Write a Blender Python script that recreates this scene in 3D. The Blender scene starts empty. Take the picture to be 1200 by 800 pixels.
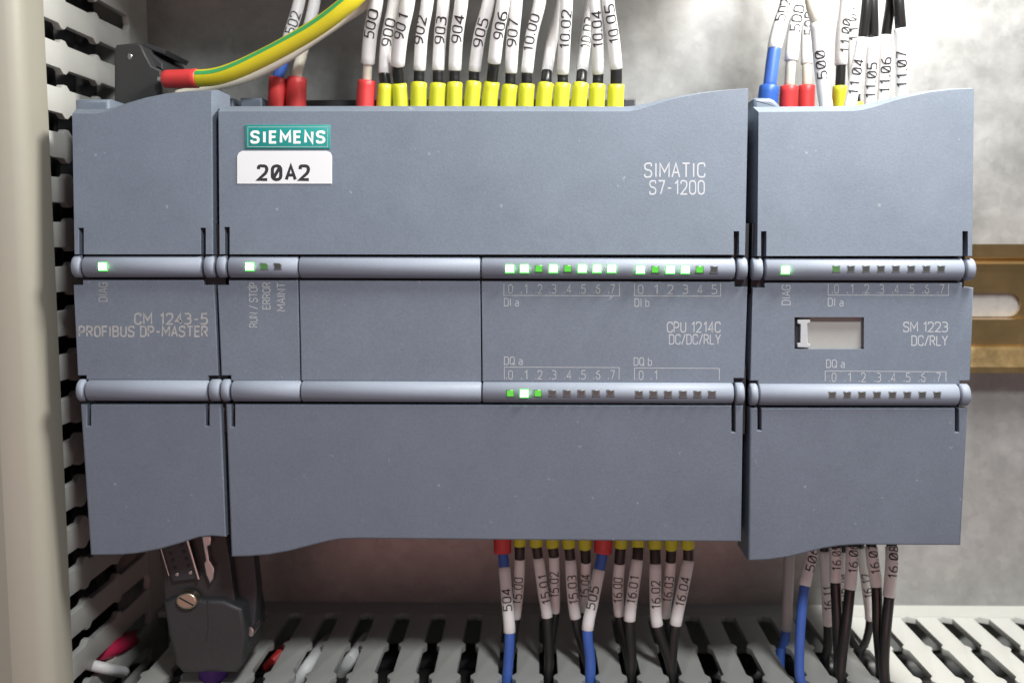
import bpy, math, random
import numpy as np
from mathutils import Matrix, Vector
from mathutils.geometry import tessellate_polygon
random.seed(7)
S = bpy.context.scene
COL = S.collection
MM = 0.001

# ------------------------------------------------------------------ camera
CAM = np.array([95.81, -218.33, 68.83]); PITCH, YAW, ROLL, FPX = -0.0991, 0.0221, 0.0015, 1227.1
def _R(rx, ry, rz):
    cx, sx = math.cos(rx), math.sin(rx); cy, sy = math.cos(ry), math.sin(ry); cz, sz = math.cos(rz), math.sin(rz)
    Rx = np.array([[1, 0, 0], [0, cx, -sx], [0, sx, cx]]); Rz = np.array([[cy, -sy, 0], [sy, cy, 0], [0, 0, 1]])
    Rr = np.array([[cz, 0, sz], [0, 1, 0], [-sz, 0, cz]])
    return Rz @ Rx @ Rr
RC = _R(PITCH, YAW, ROLL)
cam_d = bpy.data.cameras.new('camera'); cam = bpy.data.objects.new('camera', cam_d); COL.objects.link(cam)
S.camera = cam
cam_d.sensor_width = 36; cam_d.lens = 36 * FPX / 1200; cam_d.clip_start = 0.01; cam_d.clip_end = 20
m = Matrix.Identity(4)
for i in range(3):
    m[i][0] = RC[i][0]; m[i][1] = RC[i][2]; m[i][2] = -RC[i][1]; m[i][3] = CAM[i] * MM
cam.matrix_world = m
cam_d.dof.use_dof = True; cam_d.dof.focus_distance = 0.224; cam_d.dof.aperture_fstop = 22
# ------------------------------------------------------------------ light
W = bpy.data.worlds.new('World'); S.world = W; W.use_nodes = True
bg = W.node_tree.nodes['Background']; bg.inputs[0].default_value = (0.92, 0.97, 1.0, 1); bg.inputs[1].default_value = 0.165
S.view_settings.view_transform = 'Standard'; S.view_settings.look = 'None'; S.view_settings.exposure = 0; S.view_settings.gamma = 1
def area(name, loc, target, sx, sy, power, color):
    L = bpy.data.lights.new(name, 'AREA'); L.shape = 'RECTANGLE'; L.size = sx * MM; L.size_y = sy * MM; L.energy = power; L.color = color
    o = bpy.data.objects.new(name, L); COL.objects.link(o); o.location = Vector(loc) * MM
    d = Vector(target) - Vector(loc); o.rotation_euler = d.to_track_quat('-Z', 'Y').to_euler(); return o
area('cabinet_lamp', (215, -44, 228), (100, 10, 60), 90, 36, 1.15, (1, 0.975, 0.93))
area('room_lamp', (230, -350, 350), (100, 20, 40), 60, 60, 1.7, (0.96, 0.98, 1.0))
area('warm_bounce', (100, -430, -70), (95, 60, 10), 420, 140, 0.33, (1, 0.42, 0.38))  # added reddish lamp standing in for bounce light from low in front

# ------------------------------------------------------------------ helpers
TILT = None                                   # (pivot height, slope): leaning cover planes
def px(u, v, Y=0.0):
    d = RC @ np.array([(u - 600) / FPX, 1.0, -(v - 400) / FPX])
    if TILT: t = (Y + TILT[1] * (CAM[2] - TILT[0]) - CAM[1]) / (d[1] - TILT[1] * d[2])
    else: t = (Y - CAM[1]) / d[1]
    p = CAM + d * t
    return (p[0], p[2])
def p3(u, v, Y=0.0):
    x, z = px(u, v, Y); return np.array([x, Y, z])
ORG = {}
def org(o): return ORG.get(o.name, np.zeros(3)) if o is not None else np.zeros(3)
def tag(o, label=None, cat=None, group=None, kind=None):
    if label: o['label'] = label
    if cat: o['category'] = cat
    if group: o['group'] = group
    if kind: o['kind'] = kind
    return o
def thing(name, loc, label, cat, group=None):
    o = bpy.data.objects.new(name, None); COL.objects.link(o); o.empty_display_size = 0.005
    o.location = Vector(loc) * MM; ORG[o.name] = np.array(loc, float)
    return tag(o, label, cat, group)
def mesh(name, V, F, mat, smooth=40):
    me = bpy.data.meshes.new(name); me.from_pydata([tuple(float(c) * MM for c in v) for v in V], [], F)
    me.validate(); me.update()
    import bmesh
    bm = bmesh.new(); bm.from_mesh(me); bmesh.ops.recalc_face_normals(bm, faces=bm.faces); bm.to_mesh(me); bm.free()
    if smooth:
        me.shade_smooth(); me.set_sharp_from_angle(angle=math.radians(smooth))
    for p in me.polygons:
        if p.normal.y < -.99 and (len(p.vertices) > 4 or p.normal.y < -.9995): p.use_smooth = False
    me.materials.append(mat)
    return me
def link(name, me, parent=None, loc=(0, 0, 0)):
    o = bpy.data.objects.new(name, me); COL.objects.link(o); o.location = Vector(loc) * MM
    if parent is not None:
        o.parent = parent; ORG[o.name] = org(parent)
    return o
def obj(name, V, F, mat, parent=None, smooth=40):
    g = org(parent)
    if TILT: V = [(v[0], v[1] + TILT[1] * (v[2] - TILT[0]), v[2]) for v in V]
    return link(name, mesh(name, [np.array(v) - g for v in V], F, mat, smooth), parent)
class MB:
    def __init__(s): s.V = []; s.F = []
    def add(s, V, F):
        b = len(s.V); s.V += [np.array(v, float) for v in V]; s.F += [tuple(i + b for i in f) for f in F]; return s
    def box(s, a, b, c=0.0):
        x0, y0, z0 = a; x1, y1, z1 = b
        if c <= 0:
            V = [(x, y, z) for x in (x0, x1) for y in (y0, y1) for z in (z0, z1)]
            return s.add(V, [(0, 1, 3, 2), (4, 6, 7, 5), (0, 4, 5, 1), (2, 3, 7, 6), (0, 2, 6, 4), (1, 5, 7, 3)])
        P, Fc = prism([(x0, z0), (x1, z0), (x1, z1), (x0, z1)], y0, y1, c)
        return s.add(P, Fc)
    def xf(s, M, o):
        o = np.array(o, float); s.V = [o + M @ (v - o) for v in s.V]; return s
    def obj(s, name, mat, parent=None, smooth=40): return obj(name, s.V, s.F, mat, parent, smooth)
def area2(P): return 0.5 * sum(P[i][0] * P[(i + 1) % len(P)][1] - P[(i + 1) % len(P)][0] * P[i][1] for i in range(len(P)))
def inset(P, ds):
    n = len(P); out = []
    for i in range(n):
        a, b, c = np.array(P[i - 1]), np.array(P[i]), np.array(P[(i + 1) % n])
        e0 = (b - a) / max(1e-9, np.linalg.norm(b - a)); e1 = (c - b) / max(1e-9, np.linalg.norm(c - b))
        n0 = np.array([-e0[1], e0[0]]); n1 = np.array([-e1[1], e1[0]]); d0, d1 = ds[i - 1], ds[i]
        cr = e0[0] * e1[1] - e0[1] * e1[0]
        if abs(cr) < 0.12: out.append(b + (n0 + n1) / np.linalg.norm(n0 + n1) * (d0 + d1) / 2)
        else:
            A = np.array([n0, n1]); out.append(b + np.linalg.solve(A, np.array([d0, d1])))
    return [tuple(p) for p in out]
def prism(P, y0, y1, ch=0.3, steps=3, holes=(), dep=1.0):
    """solid from an XZ outline, front at y0 with a rounded rim; ch number or one per edge"""
    P = [tuple(p) for p in P]
    ds = list(ch) if hasattr(ch, '__len__') else [ch] * len(P)
    if area2(P) < 0: P = P[::-1]; ds = ds[::-1]; ds = ds[1:] + ds[:1]
    n = len(P); V = []; F = []; mx = max(ds)
    loops = [(P, y1)]
    if mx > 0:
        for k in range(steps + 1):
            a = k / steps * math.pi / 2
            loops.append((inset(P, [d * (1 - math.cos(a)) for d in ds]), y0 + dep * mx * (1 - math.sin(a))))
    else: loops.append((P, y0))
    for L, y in loops: V += [(x, y, z) for x, z in L]
    for k in range(len(loops) - 1):
        for i in range(n):
            j = (i + 1) % n; F.append((k * n + i, k * n + j, (k + 1) * n + j, (k + 1) * n + i))
    front = loops[-1][0]; fb = (len(loops) - 1) * n
    hl = [list(h) if area2(h) < 0 else list(h)[::-1] for h in holes]
    if hl:
        hb = len(V)
        for h in hl:
            b = len(V); k = len(h)
            V += [(x, y0, z) for x, z in h]; V += [(x, y1, z) for x, z in h]
            F += [(b + i, b + (i + 1) % k, b + k + (i + 1) % k, b + k + i) for i in range(k)]
        tris = tessellate_polygon([[Vector((x, z, 0)) for x, z in front]] + [[Vector((x, z, 0)) for x, z in h] for h in hl])
        idx = [fb + i for i in range(n)]
        b = hb
        for h in hl: idx += [b + i for i in range(len(h))]; b += 2 * len(h)
        F += [tuple(idx[i] for i in t) for t in tris]
    else: F.append(tuple(fb + i for i in range(n)))
    if not hl: F.append(tuple(range(n))[::-1])
    return V, F
# ---- strokes
def fillet(pts, closed):
    P = [np.array(p[:2], float) for p in pts]; r = [p[2] if len(p) > 2 else 0 for p in pts]; n = len(P); out = []
    for i in range(n):
        if r[i] <= 0 or (not closed and i in (0, n - 1)): out.append(P[i]); continue
        a, b, c = P[i - 1], P[i], P[(i + 1) % n]
        la, lc = np.linalg.norm(a - b), np.linalg.norm(c - b); q = min(r[i], la / 2.02, lc / 2.02)
        s0, s1 = b + (a - b) / la * q, b + (c - b) / lc * q
        for k in range(5):
            t = k / 4; out.append((1 - t) ** 2 * s0 + 2 * t * (1 - t) * (b * 0.85 + (s0 + s1) * 0.075) + t * t * s1)
    return out
q = .26
O_ = ([(0, 0, q), (.58, 0, q), (.58, 1, q), (0, 1, q)], True)
G = {
 '0': [O_], 'O': [O_], 'D': [([(0, 0), (.58, 0, q), (.58, 1, q), (0, 1)], True)],
 '1': [([(.1, .78), (.34, 1), (.34, 0)], False)],
 '2': [([(0, .76), (0, 1, q), (.57, 1, q), (.57, .55, .2), (0, 0), (.6, 0)], False)],
 '3': [([(0, .97), (.05, 1, .05), (.55, 1, q), (.55, .53, .2), (.2, .53)], False), ([(.2, .53), (.58, .53, q), (.58, 0, q), (0, 0, .1), (0, .1)], False)],
 '4': [([(.44, 0), (.44, 1), (0, .27), (.62, .27)], False)],
 '5': [([(.55, 1), (.06, 1), (.02, .57), (.58, .6, q), (.58, 0, q), (0, 0, .1), (0, .12)], False)],
 '6': [([(.5, 1), (0, .8, .3), (0, 0, q), (.58, 0, q), (.58, .58, q), (0, .58, .2), (0, .4)], False)],
 '7': [([(0, 1), (.58, 1), (.2, 0)], False)],
 '8': [([(.04, .53, .2), (.54, .53, .2), (.54, 1, .2), (.04, 1, .2)], True), ([(0, 0, .22), (.58, 0, .22), (.58, .53, .22), (0, .53, .22)], True)],
 '9': [([(.08, 0), (.58, .2, .3), (.58, 1, q), (0, 1, q), (0, .42, q), (.58, .42, .2), (.58, .6)], False)],
 'A': [([(0, 0), (.31, 1), (.62, 0)], False), ([(.11, .33), (.51, .33)], False)],
 'B': [([(0, .53), (.53, .53, .2), (.53, 1, .2), (0, 1)], True), ([(0, 0), (.58, 0, .22), (.58, .53, .22), (0, .53)], True)],
 'C': [([(.58, .74), (.58, 1, q), (0, 1, q), (0, 0, q), (.58, 0, q), (.58, .26)], False)],
 'E': [([(.52, 1), (0, 1), (0, 0), (.52, 0)], False), ([(0, .52), (.46, .52)], False)],
 'F': [([(.52, 1), (0, 1), (0, 0)], False), ([(0, .52), (.46, .52)], False)],
 'G': [([(.58, .76), (.58, 1, q), (0, 1, q), (0, 0, q), (.58, 0, q), (.58, .48), (.32, .48)], False)],
 'I': [([(.08, 0), (.08, 1)], False)], 'L': [([(0, 1), (0, 0), (.5, 0)], False)],
 'M': [([(0, 0), (0, 1), (.38, .35), (.76, 1), (.76, 0)], False)],
 'N': [([(0, 0), (0, 1), (.58, 0), (.58, 1)], False)],
 'P': [([(0, 0), (0, 1), (.56, 1, q), (.56, .45, q), (0, .45)], False)],
 'Q': [O_, ([(.34, .26), (.62, -.06)], False)],
 'R': [([(0, 0), (0, 1), (.56, 1, q), (.56, .48, q), (0, .48)], False), ([(.28, .48), (.6, 0)], False)],
 'S': [([(.56, .78), (.56, 1, q), (0, 1, q), (0, .54, q), (.58, .48, q), (.58, 0, q), (0, 0, q), (0, .22)], False)],
 'T': [([(0, 1), (.62, 1)], False), ([(.31, 1), (.31, 0)], False)],
 'U': [([(0, 1), (0, 0, q), (.58, 0, q), (.58, 1)], False)],
 'Y': [([(0, 1), (.31, .48), (.62, 1)], False), ([(.31, .48), (.31, 0)], False)],
 'a': [([(.05, .66, .1), (.45, .66, .2), (.45, 0)], False), ([(.45, 0), (0, 0, .18), (0, .38, .18), (.45, .38)], False)],
 'b': [([(0, 1), (0, 0), (.46, 0, .2), (.46, .66, .2), (0, .66)], False)],
 '-': [([(.04, .45), (.4, .45)], False)], '/': [([(0, -.06), (.46, 1.06)], False)], '.': [([(.06, -.02), (.06, .13)], False)],
}
ADV = {'I': .16, '.': .14, 'M': .76, '-': .44, '/': .46, '1': .42, 'a': .46, 'b': .46, ' ': .22, 'E': .52, 'F': .5, 'L': .5}
SLASH0 = [([(.1, .14), (.48, .86)], False)]
def strokes(text, gap=.2, slash=False, mono=False):
    x = 0; out = []
    for c in text:
        a = ADV.get(c, .6)
        off = (.6 - a) / 2 if mono and c != '.' else 0
        for pts, cl in G.get(c, []) + (SLASH0 if slash and c == '0' else []):
            out.append((fillet([(p[0] + x + off,) + tuple(p[1:]) for p in pts], cl), cl))
        x += (.6 if mono and c != '.' else a) + gap
    return out, x - gap
def ribbons(st, w, step=0):
    """2D quads for each stroke; third coordinate is the stroke's own layer"""
    V = []; F = []
    for si, (P, cl) in enumerate(st):
        if step:
            Q = []; m_ = len(P)
            for i in range(m_ if cl else m_ - 1):
                a, b = np.array(P[i]), np.array(P[(i + 1) % m_]); k = max(1, int(np.linalg.norm(b - a) / step))
                Q += [a + (b - a) * j / k for j in range(k)]
            P = Q if cl else Q + [np.array(P[-1])]
        P = [np.array(p) for i, p in enumerate(P) if i == 0 or np.linalg.norm(np.array(p) - np.array(P[i - 1])) > 1e-5]
        n = len(P); b = len(V)
        for i in range(n):
            pa = P[i - 1] if (i > 0 or cl) else None; pc = P[(i + 1) % n] if (i < n - 1 or cl) else None
            e0 = (P[i] - pa) / np.linalg.norm(P[i] - pa) if pa is not None else None
            e1 = (pc - P[i]) / np.linalg.norm(pc - P[i]) if pc is not None else None
            if e0 is None: e0 = e1
            if e1 is None: e1 = e0
            nn = np.array([-(e0 + e1)[1], (e0 + e1)[0]]); l = np.linalg.norm(nn); nn = nn / l if l > .2 else np.array([-e1[1], e1[0]])
            k = 1 / max(.45, nn @ np.array([-e0[1], e0[0]]))
            V += [np.append(P[i] + nn * w / 2 * k, si % 3), np.append(P[i] - nn * w / 2 * k, si % 3)]
        for i in range(n if cl else n - 1):
            j = (i + 1) % n; F.append((b + 2 * i, b + 2 * j, b + 2 * j + 1, b + 2 * i + 1))
    return V, F
def flat_text(text, u0, vb, u1, vt, mat, parent, Y=0.0, w=.1, gap=.2, rot=False, slash=False, mono=False, name='lettering', lift=.014):
    """box in photo pixels on the plane Y; rot = reads upwards"""
    st, L = strokes(text, gap, slash, mono)
    if not rot: o = np.array(px(u0, vb, Y)); ex = np.array(px(u1, vb, Y)) - o; ey = np.array(px(u0, vt, Y)) - o
    else: o = np.array(px(u1, vb, Y)); ex = np.array(px(u1, vt, Y)) - o; ey = np.array(px(u0, vb, Y)) - o
    V, F = ribbons(st, w)
    return obj(name, [(lambda q: (q[0], Y - lift - .004 * v[2], q[1]))(o + ex * v[0] / L + ey * v[1]) for v in V], F, mat, parent, 0)
def flat_lines(segs, mat, parent, Y, w=.16, name='bracket_line', lift=.014):
    mb = MB()
    for pl in segs:
        V, F = ribbons([([np.array(px(u, v, Y)) for u, v in pl], False)], w); mb.add([(a[0], Y - lift, a[1]) for a in V], F)
    return mb.obj(name, mat, parent, 0)
# ---- tubes
def spline(ctrl, n=14):
    C = [np.array(c, float) for c in ctrl]; C = [2 * C[0] - C[1]] + C + [2 * C[-1] - C[-2]]; out = []
    for i in range(1, len(C) - 2):
        for k in range(n):
            t = k / n; a, b, c, d = C[i - 1:i + 3]
            out.append(.5 * (2 * b + (c - a) * t + (2 * a - 5 * b + 4 * c - d) * t * t + (3 * b - a - 3 * c + d) * t ** 3))
    out.append(C[-2]); return np.array(out)
class Path:
    def __init__(s, ctrl):
        s.P = spline(ctrl); s.s = np.concatenate([[0], np.cumsum(np.linalg.norm(np.diff(s.P, axis=0), axis=1))]); s.L = s.s[-1]
        d = s.P - CAM; c = d @ RC; s.v = 400 - FPX * c[:, 2] / c[:, 1]
    def at(s, t):
        p = np.array([np.interp(t, s.s, s.P[:, i]) for i in range(3)])
        e = np.array([np.interp(t + .4, s.s, s.P[:, i]) - np.interp(t - .4, s.s, s.P[:, i]) for i in range(3)]); e /= np.linalg.norm(e)
        f = np.array([0, -1, 0.]) - e * (-e[1]); f /= np.linalg.norm(f); b = np.cross(e, f); return p, e, f, b
    def sv(s, v):
        """arc length where the path crosses photo row v"""
        k = int(np.argmin(np.abs(s.v - v)));
        lo, hi = (max(0, k - 1), min(len(s.v) - 1, k + 1))
        a, b = s.v[lo], s.v[hi]
        return s.s[k] if abs(b - a) < 1e-6 else float(np.clip(s.s[lo] + (v - a) / (b - a) * (s.s[hi] - s.s[lo]), s.s[lo], s.s[hi]))
def tube(path, s0, s1, r0, r1=None, seg=14, hollow=0.0):
    r1 = r0 if r1 is None else r1; n = max(2, int((s1 - s0) / 1.6) + 2); V = []; F = []
    prof = [(s0 + (s1 - s0) * k / (n - 1), r0 + (r1 - r0) * k / (n - 1)) for k in range(n)]
    e = min(.18, r0 * .15)
    prof = [(s0, prof[0][1] - e)] + [(s0 + e, prof[0][1])] + prof[1:-1] + [(s1 - e, prof[-1][1]), (s1, prof[-1][1] - e)]
    for t, r in prof:
        p, _, f, b = path.at(t); V += [p + r * (math.cos(a) * f + math.sin(a) * b) for a in [2 * math.pi * k / seg for k in range(seg)]]
    for k in range(len(prof) - 1):
        for i in range(seg): j = (i + 1) % seg; F.append((k * seg + i, k * seg + j, (k + 1) * seg + j, (k + 1) * seg + i))
    F.append(tuple(range(seg))); F.append(tuple((len(prof) - 1) * seg + i for i in range(seg)))
    return V, F
def tube_text(path, text, sc, length, height, r, up, a0=0.0, slash=False, w=.13):
    st, L = strokes(text, .26, slash, True); V, F = ribbons(st, w, .1); out = []
    for v in V:
        t = sc + (v[0] / L - .5) * length * up; p, e, f, b = path.at(t)
        a = a0 + up * (v[1] - .5) * height / r * SGN
        out.append(p + (r + .05 + .012 * v[2]) * (math.cos(a) * f + math.sin(a) * b))
    return out, F
SGN = -1

# ------------------------------------------------------------------ materials
def mat(name, col, rough=.5, metal=0.0, bump=0.0, bscale=900, var=0.0, vscale=60, spec=.5, emit=None, estr=0, dust=0.0, rvar=0.0, grain=0.0):
    M = bpy.data.materials.new(name); M.use_nodes = True; N = M.node_tree.nodes; K = M.node_tree.links; B = N['Principled BSDF']
    B.inputs['Base Color'].default_value = (*col, 1); B.inputs['Roughness'].default_value = rough; B.inputs['Metallic'].default_value = metal
    B.inputs['Specular IOR Level'].default_value = spec
    tc = N.new('ShaderNodeTexCoord'); src = tc.outputs['Object']
    last = None
    if var > 0:
        n = N.new('ShaderNodeTexNoise'); n.inputs['Scale'].default_value = vscale; n.inputs['Detail'].default_value = 9; n.inputs['Roughness'].default_value = .72; K.new(src, n.inputs['Vector'])
        r = N.new('ShaderNodeMapRange'); r.inputs[3].default_value = 1 - var; r.inputs[4].default_value = 1 + var; r.inputs[1].default_value = .3; r.inputs[2].default_value = .7
        K.new(n.outputs[0], r.inputs[0])
        mx = N.new('ShaderNodeMix'); mx.data_type = 'RGBA'; mx.blend_type = 'MULTIPLY'; mx.inputs[0].default_value = 1
        mx.inputs[6].default_value = (*col, 1); K.new(r.outputs[0], mx.inputs[7]); last = mx.outputs[2]
        if rvar > 0:
            r2 = N.new('ShaderNodeMapRange'); r2.inputs[3].default_value = rough - rvar; r2.inputs[4].default_value = rough + rvar; r2.inputs[1].default_value = .3; r2.inputs[2].default_value = .7
            K.new(n.outputs[0], r2.inputs[0]); K.new(r2.outputs[0], B.inputs['Roughness'])
    if dust > 0:
        n = N.new('ShaderNodeTexNoise'); n.inputs['Scale'].default_value = 420; n.inputs['Detail'].default_value = 3; K.new(src, n.inputs['Vector'])
        r = N.new('ShaderNodeMapRange'); r.inputs[1].default_value = .72; r.inputs[2].default_value = .77; r.inputs[4].default_value = dust; K.new(n.outputs[0], r.inputs[0])
        mx = N.new('ShaderNodeMix'); mx.data_type = 'RGBA'; K.new(r.outputs[0], mx.inputs[0]); mx.inputs[7].default_value = (.6, .6, .58, 1)
        if last: K.new(last, mx.inputs[6])
        else: mx.inputs[6].default_value = (*col, 1)
        last = mx.outputs[2]
    if grain > 0:
        n = N.new('ShaderNodeTexNoise'); n.inputs['Scale'].default_value = 2000; n.inputs['Detail'].default_value = 2; K.new(src, n.inputs['Vector'])
        r = N.new('ShaderNodeMapRange'); r.inputs[1].default_value = .3; r.inputs[2].default_value = .7; r.inputs[3].default_value = 1 - grain; r.inputs[4].default_value = 1 + grain; K.new(n.outputs[0], r.inputs[0])
        mx = N.new('ShaderNodeMix'); mx.data_type = 'RGBA'; mx.blend_type = 'MULTIPLY'; mx.inputs[0].default_value = 1; K.new(last, mx.inputs[6]); K.new(r.outputs[0], mx.inputs[7]); last = mx.outputs[2]
    if last: K.new(last, B.inputs['Base Color'])
    if bump > 0:
        n = N.new('ShaderNodeTexNoise'); n.inputs['Scale'].default_value = bscale; n.inputs['Detail'].default_value = 3; K.new(src, n.inputs['Vector'])
        b = N.new('ShaderNodeBump'); b.inputs['Strength'].default_value = bump; b.inputs['Distance'].default_value = .0002; K.new(n.outputs[0], b.inputs['Height']); K.new(b.outputs[0], B.inputs['Normal'])
    if emit: B.inputs['Emission Color'].default_value = (*emit, 1); B.inputs['Emission Strength'].default_value = estr
    return M
M_CASE = mat('grey_blue_abs', (.153, .183, .228), .5, bump=.12, bscale=3000, var=.07, vscale=60, rvar=.06, dust=.3, grain=.06, spec=.4)
M_BAR = mat('grey_blue_bar', (.235, .265, .32), .55, bump=.12, bscale=2400, var=.06, vscale=70, spec=.35)
M_DARK = mat('dark_inner_plastic', (.018, .02, .026), .6)
M_TERM = mat('terminal_black', (.03, .032, .036), .5, bump=.1)
M_INK = mat('pale_print', (.43, .45, .47), .6)
M_INKF = mat('worn_print', (.40, .42, .43), .6, var=.2, vscale=1500)
M_INKB = mat('faded_print', (.35, .35, .34), .6, var=.25, vscale=1500)
M_TEAL = mat('teal_badge', (.015, .26, .235), .35, var=.04)
M_WHITE = mat('white_print', (.82, .84, .84), .45)
M_STICK = mat('white_sticker', (.70, .715, .735), .45, var=.02)
M_BLACKINK = mat('black_print', (.022, .022, .025), .5)
M_LEDOFF = mat('led_lens_dark', (.055, .06, .06), .25)
M_LEDFR = mat('led_bezel', (.12, .13, .14), .4)
M_LEDRIM = mat('led_lens_lit', (.05, .4, .05), .3, emit=(.10, .95, .12), estr=1.0)
M_LEDON = mat('led_core_lit', (.6, 1, .6), .3, emit=(.5, 1.0, .42), estr=10)
M_LEDDIM = mat('led_lens_dim', (.05, .25, .04), .3, emit=(.08, .55, .03), estr=.75)
M_LEDDK = mat('led_lens_faint', (.06, .15, .05), .3, emit=(.05, .3, .03), estr=.14)
M_PVC = mat('grey_pvc', (.50, .50, .465), .42, bump=.06, bscale=600, var=.06, vscale=25)
M_LID = mat('beige_lid', (.295, .28, .23), .42, bump=.08, bscale=500, var=.03, vscale=20)
M_RED = mat('red_collar', (.62, .045, .045), .42, var=.05, vscale=200)
M_YEL = mat('yellow_collar', (.60, .60, .03), .42, var=.06, vscale=200)
M_BLUE = mat('blue_insulation', (.055, .14, .50), .38, var=.08, vscale=200)
M_BLUEC = mat('blue_collar', (.03, .11, .42), .4, var=.06, vscale=200)
M_BLACK = mat('black_insulation', (.016, .016, .016), .33)
M_BROWN = mat('brown_black_insulation', (.028, .018, .016), .4)
M_CREAM = mat('cream_insulation', (.70, .66, .54), .42, var=.05, vscale=150)
M_SLEEVE = mat('white_sleeve', (.83, .825, .81), .45, var=.04, vscale=120, bump=.05)
M_SLEEVE_SHADED = mat('shaded_white_sleeve', (.42, .43, .44), .5, var=.05, vscale=120)  # white sleeve darkened to grey: shade painted into its colour
M_YG = mat('earth_yellow', (.66, .56, .02), .35, var=.05, vscale=150)
M_GREEN = mat('earth_green', (.05, .34, .10), .4)
M_GOLD = mat('yellow_zinc', (.66, .44, .20), .22, metal=1, var=.08, vscale=90, rvar=.05)
M_PLUG = mat('charcoal_plug', (.026, .027, .027), .5, bump=.15, var=.1)
M_CONN = mat('connector_grey', (.034, .036, .038), .48, bump=.2, var=.1)
M_SILV = mat('plated_steel', (.46, .47, .46), .35, metal=1)
M_BRASS = mat('brass_screw', (.55, .48, .36), .35, metal=1)
M_PURP = mat('violet_cable', (.10, .03, .30), .45)
M_PINK = mat('red_cable', (.62, .03, .10), .42)
M_PAPER = mat('label_paper', (.33, .33, .31), .6, var=.05, vscale=150)
M_CLIP = mat('label_slider', (.42, .44, .46), .5)
def galvanised():
    M = bpy.data.materials.new('galvanised_sheet'); M.use_nodes = True; N = M.node_tree.nodes; K = M.node_tree.links; B = N['Principled BSDF']
    tc = N.new('ShaderNodeTexCoord'); B.inputs['Metallic'].default_value = .4
    v = N.new('ShaderNodeTexVoronoi'); v.inputs['Scale'].default_value = 420; K.new(tc.outputs['Object'], v.inputs['Vector'])
    n = N.new('ShaderNodeTexNoise'); n.inputs['Scale'].default_value = 75; n.inputs['Detail'].default_value = 9; n.inputs['Roughness'].default_value = .68; K.new(tc.outputs['Object'], n.inputs['Vector'])
    n3 = N.new('ShaderNodeTexNoise'); n3.inputs['Scale'].default_value = 130; n3.inputs['Detail'].default_value = 4; K.new(tc.outputs['Object'], n3.inputs['Vector'])
    r = N.new('ShaderNodeValToRGB'); r.color_ramp.elements[0].position = .3; r.color_ramp.elements[0].color = (.26, .26, .25, 1); r.color_ramp.elements[1].position = .72; r.color_ramp.elements[1].color = (.39, .39, .38, 1)
    K.new(n.outputs[0], r.inputs[0])
    sp = N.new('ShaderNodeMapRange'); sp.inputs[1].default_value = .64; sp.inputs[2].default_value = .74; sp.inputs[3].default_value = 1; sp.inputs[4].default_value = .84; K.new(n3.outputs[0], sp.inputs[0])
    mx = N.new('ShaderNodeMix'); mx.data_type = 'RGBA'; mx.blend_type = 'MULTIPLY'; mx.inputs[0].default_value = 1; K.new(r.outputs[0], mx.inputs[6]); K.new(sp.outputs[0], mx.inputs[7])
    bw = N.new('ShaderNodeRGBToBW'); K.new(v.outputs['Color'], bw.inputs[0])
    r2 = N.new('ShaderNodeMapRange'); r2.inputs[3].default_value = .93; r2.inputs[4].default_value = 1.07; K.new(bw.outputs[0], r2.inputs[0])
    m2 = N.new('ShaderNodeMix'); m2.data_type = 'RGBA'; m2.blend_type = 'MULTIPLY'; m2.inputs[0].default_value = 1; K.new(mx.outputs[2], m2.inputs[6]); K.new(r2.outputs[0], m2.inputs[7])
    K.new(m2.outputs[2], B.inputs['Base Color'])
    r3 = N.new('ShaderNodeMapRange'); r3.inputs[1].default_value = .3; r3.inputs[2].default_value = .7; r3.inputs[3].default_value = .36; r3.inputs[4].default_value = .52; K.new(n.outputs[0], r3.inputs[0]); K.new(r3.outputs[0], B.inputs['Roughness'])
    b = N.new('ShaderNodeBump'); b.inputs['Strength'].default_value = .12; b.inputs['Distance'].default_value = .0004; K.new(n3.outputs[0], b.inputs['Height']); K.new(b.outputs[0], B.inputs['Normal'])
    return M
M_GALV = galvanised()

# ------------------------------------------------------------------ setting: back panel
YP = 75.0
mb = MB().box((-330, YP, -260), (520, YP + 2, 330)); tag(mb.obj('back_panel', M_GALV, None, 0), 'bare galvanised steel mounting plate behind the modules', 'panel', kind='structure')

# ------------------------------------------------------------------ wire ducts
def finger_outline(y_front, y_root, w, t=0):
    """half widths along depth: hourglass slots between fingers"""
    L = y_root - y_front
    prof = [(0, w * .57), (14, w * .57), (15.5, w * .76), (17, w * .76), (18.5, w * .56), (L * .62 - 2, w * .56), (L * .62 - .6, w * .74), (L * .62 + .6, w * .74), (L * .62 + 2, w * .56), (L - 1.2, w * .58), (L, w * 1.0)]
    return [(h, y_front + a) for a, h in prof]
def make_finger_mesh(name, y_front, y_root, pitch, thick, axis):
    pr = finger_outline(y_front, y_root, pitch / 2)
    P = [(h, y) for h, y in pr] + [(-h, y) for h, y in pr[::-1]]
    V, F = prism(P, 0, thick, .25, 2)          # coordinates (across, outward 0..thick inward, depth)
    if axis == 'bottom': V = [(x, d, -n) for x, n, d in V]     # top wall of the bottom duct: outward +Z
    else: V = [(-n, d, x) for x, n, d in V]                    # right wall of the left duct: outward +X
    return mesh(name, V, F, M_PVC)
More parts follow.
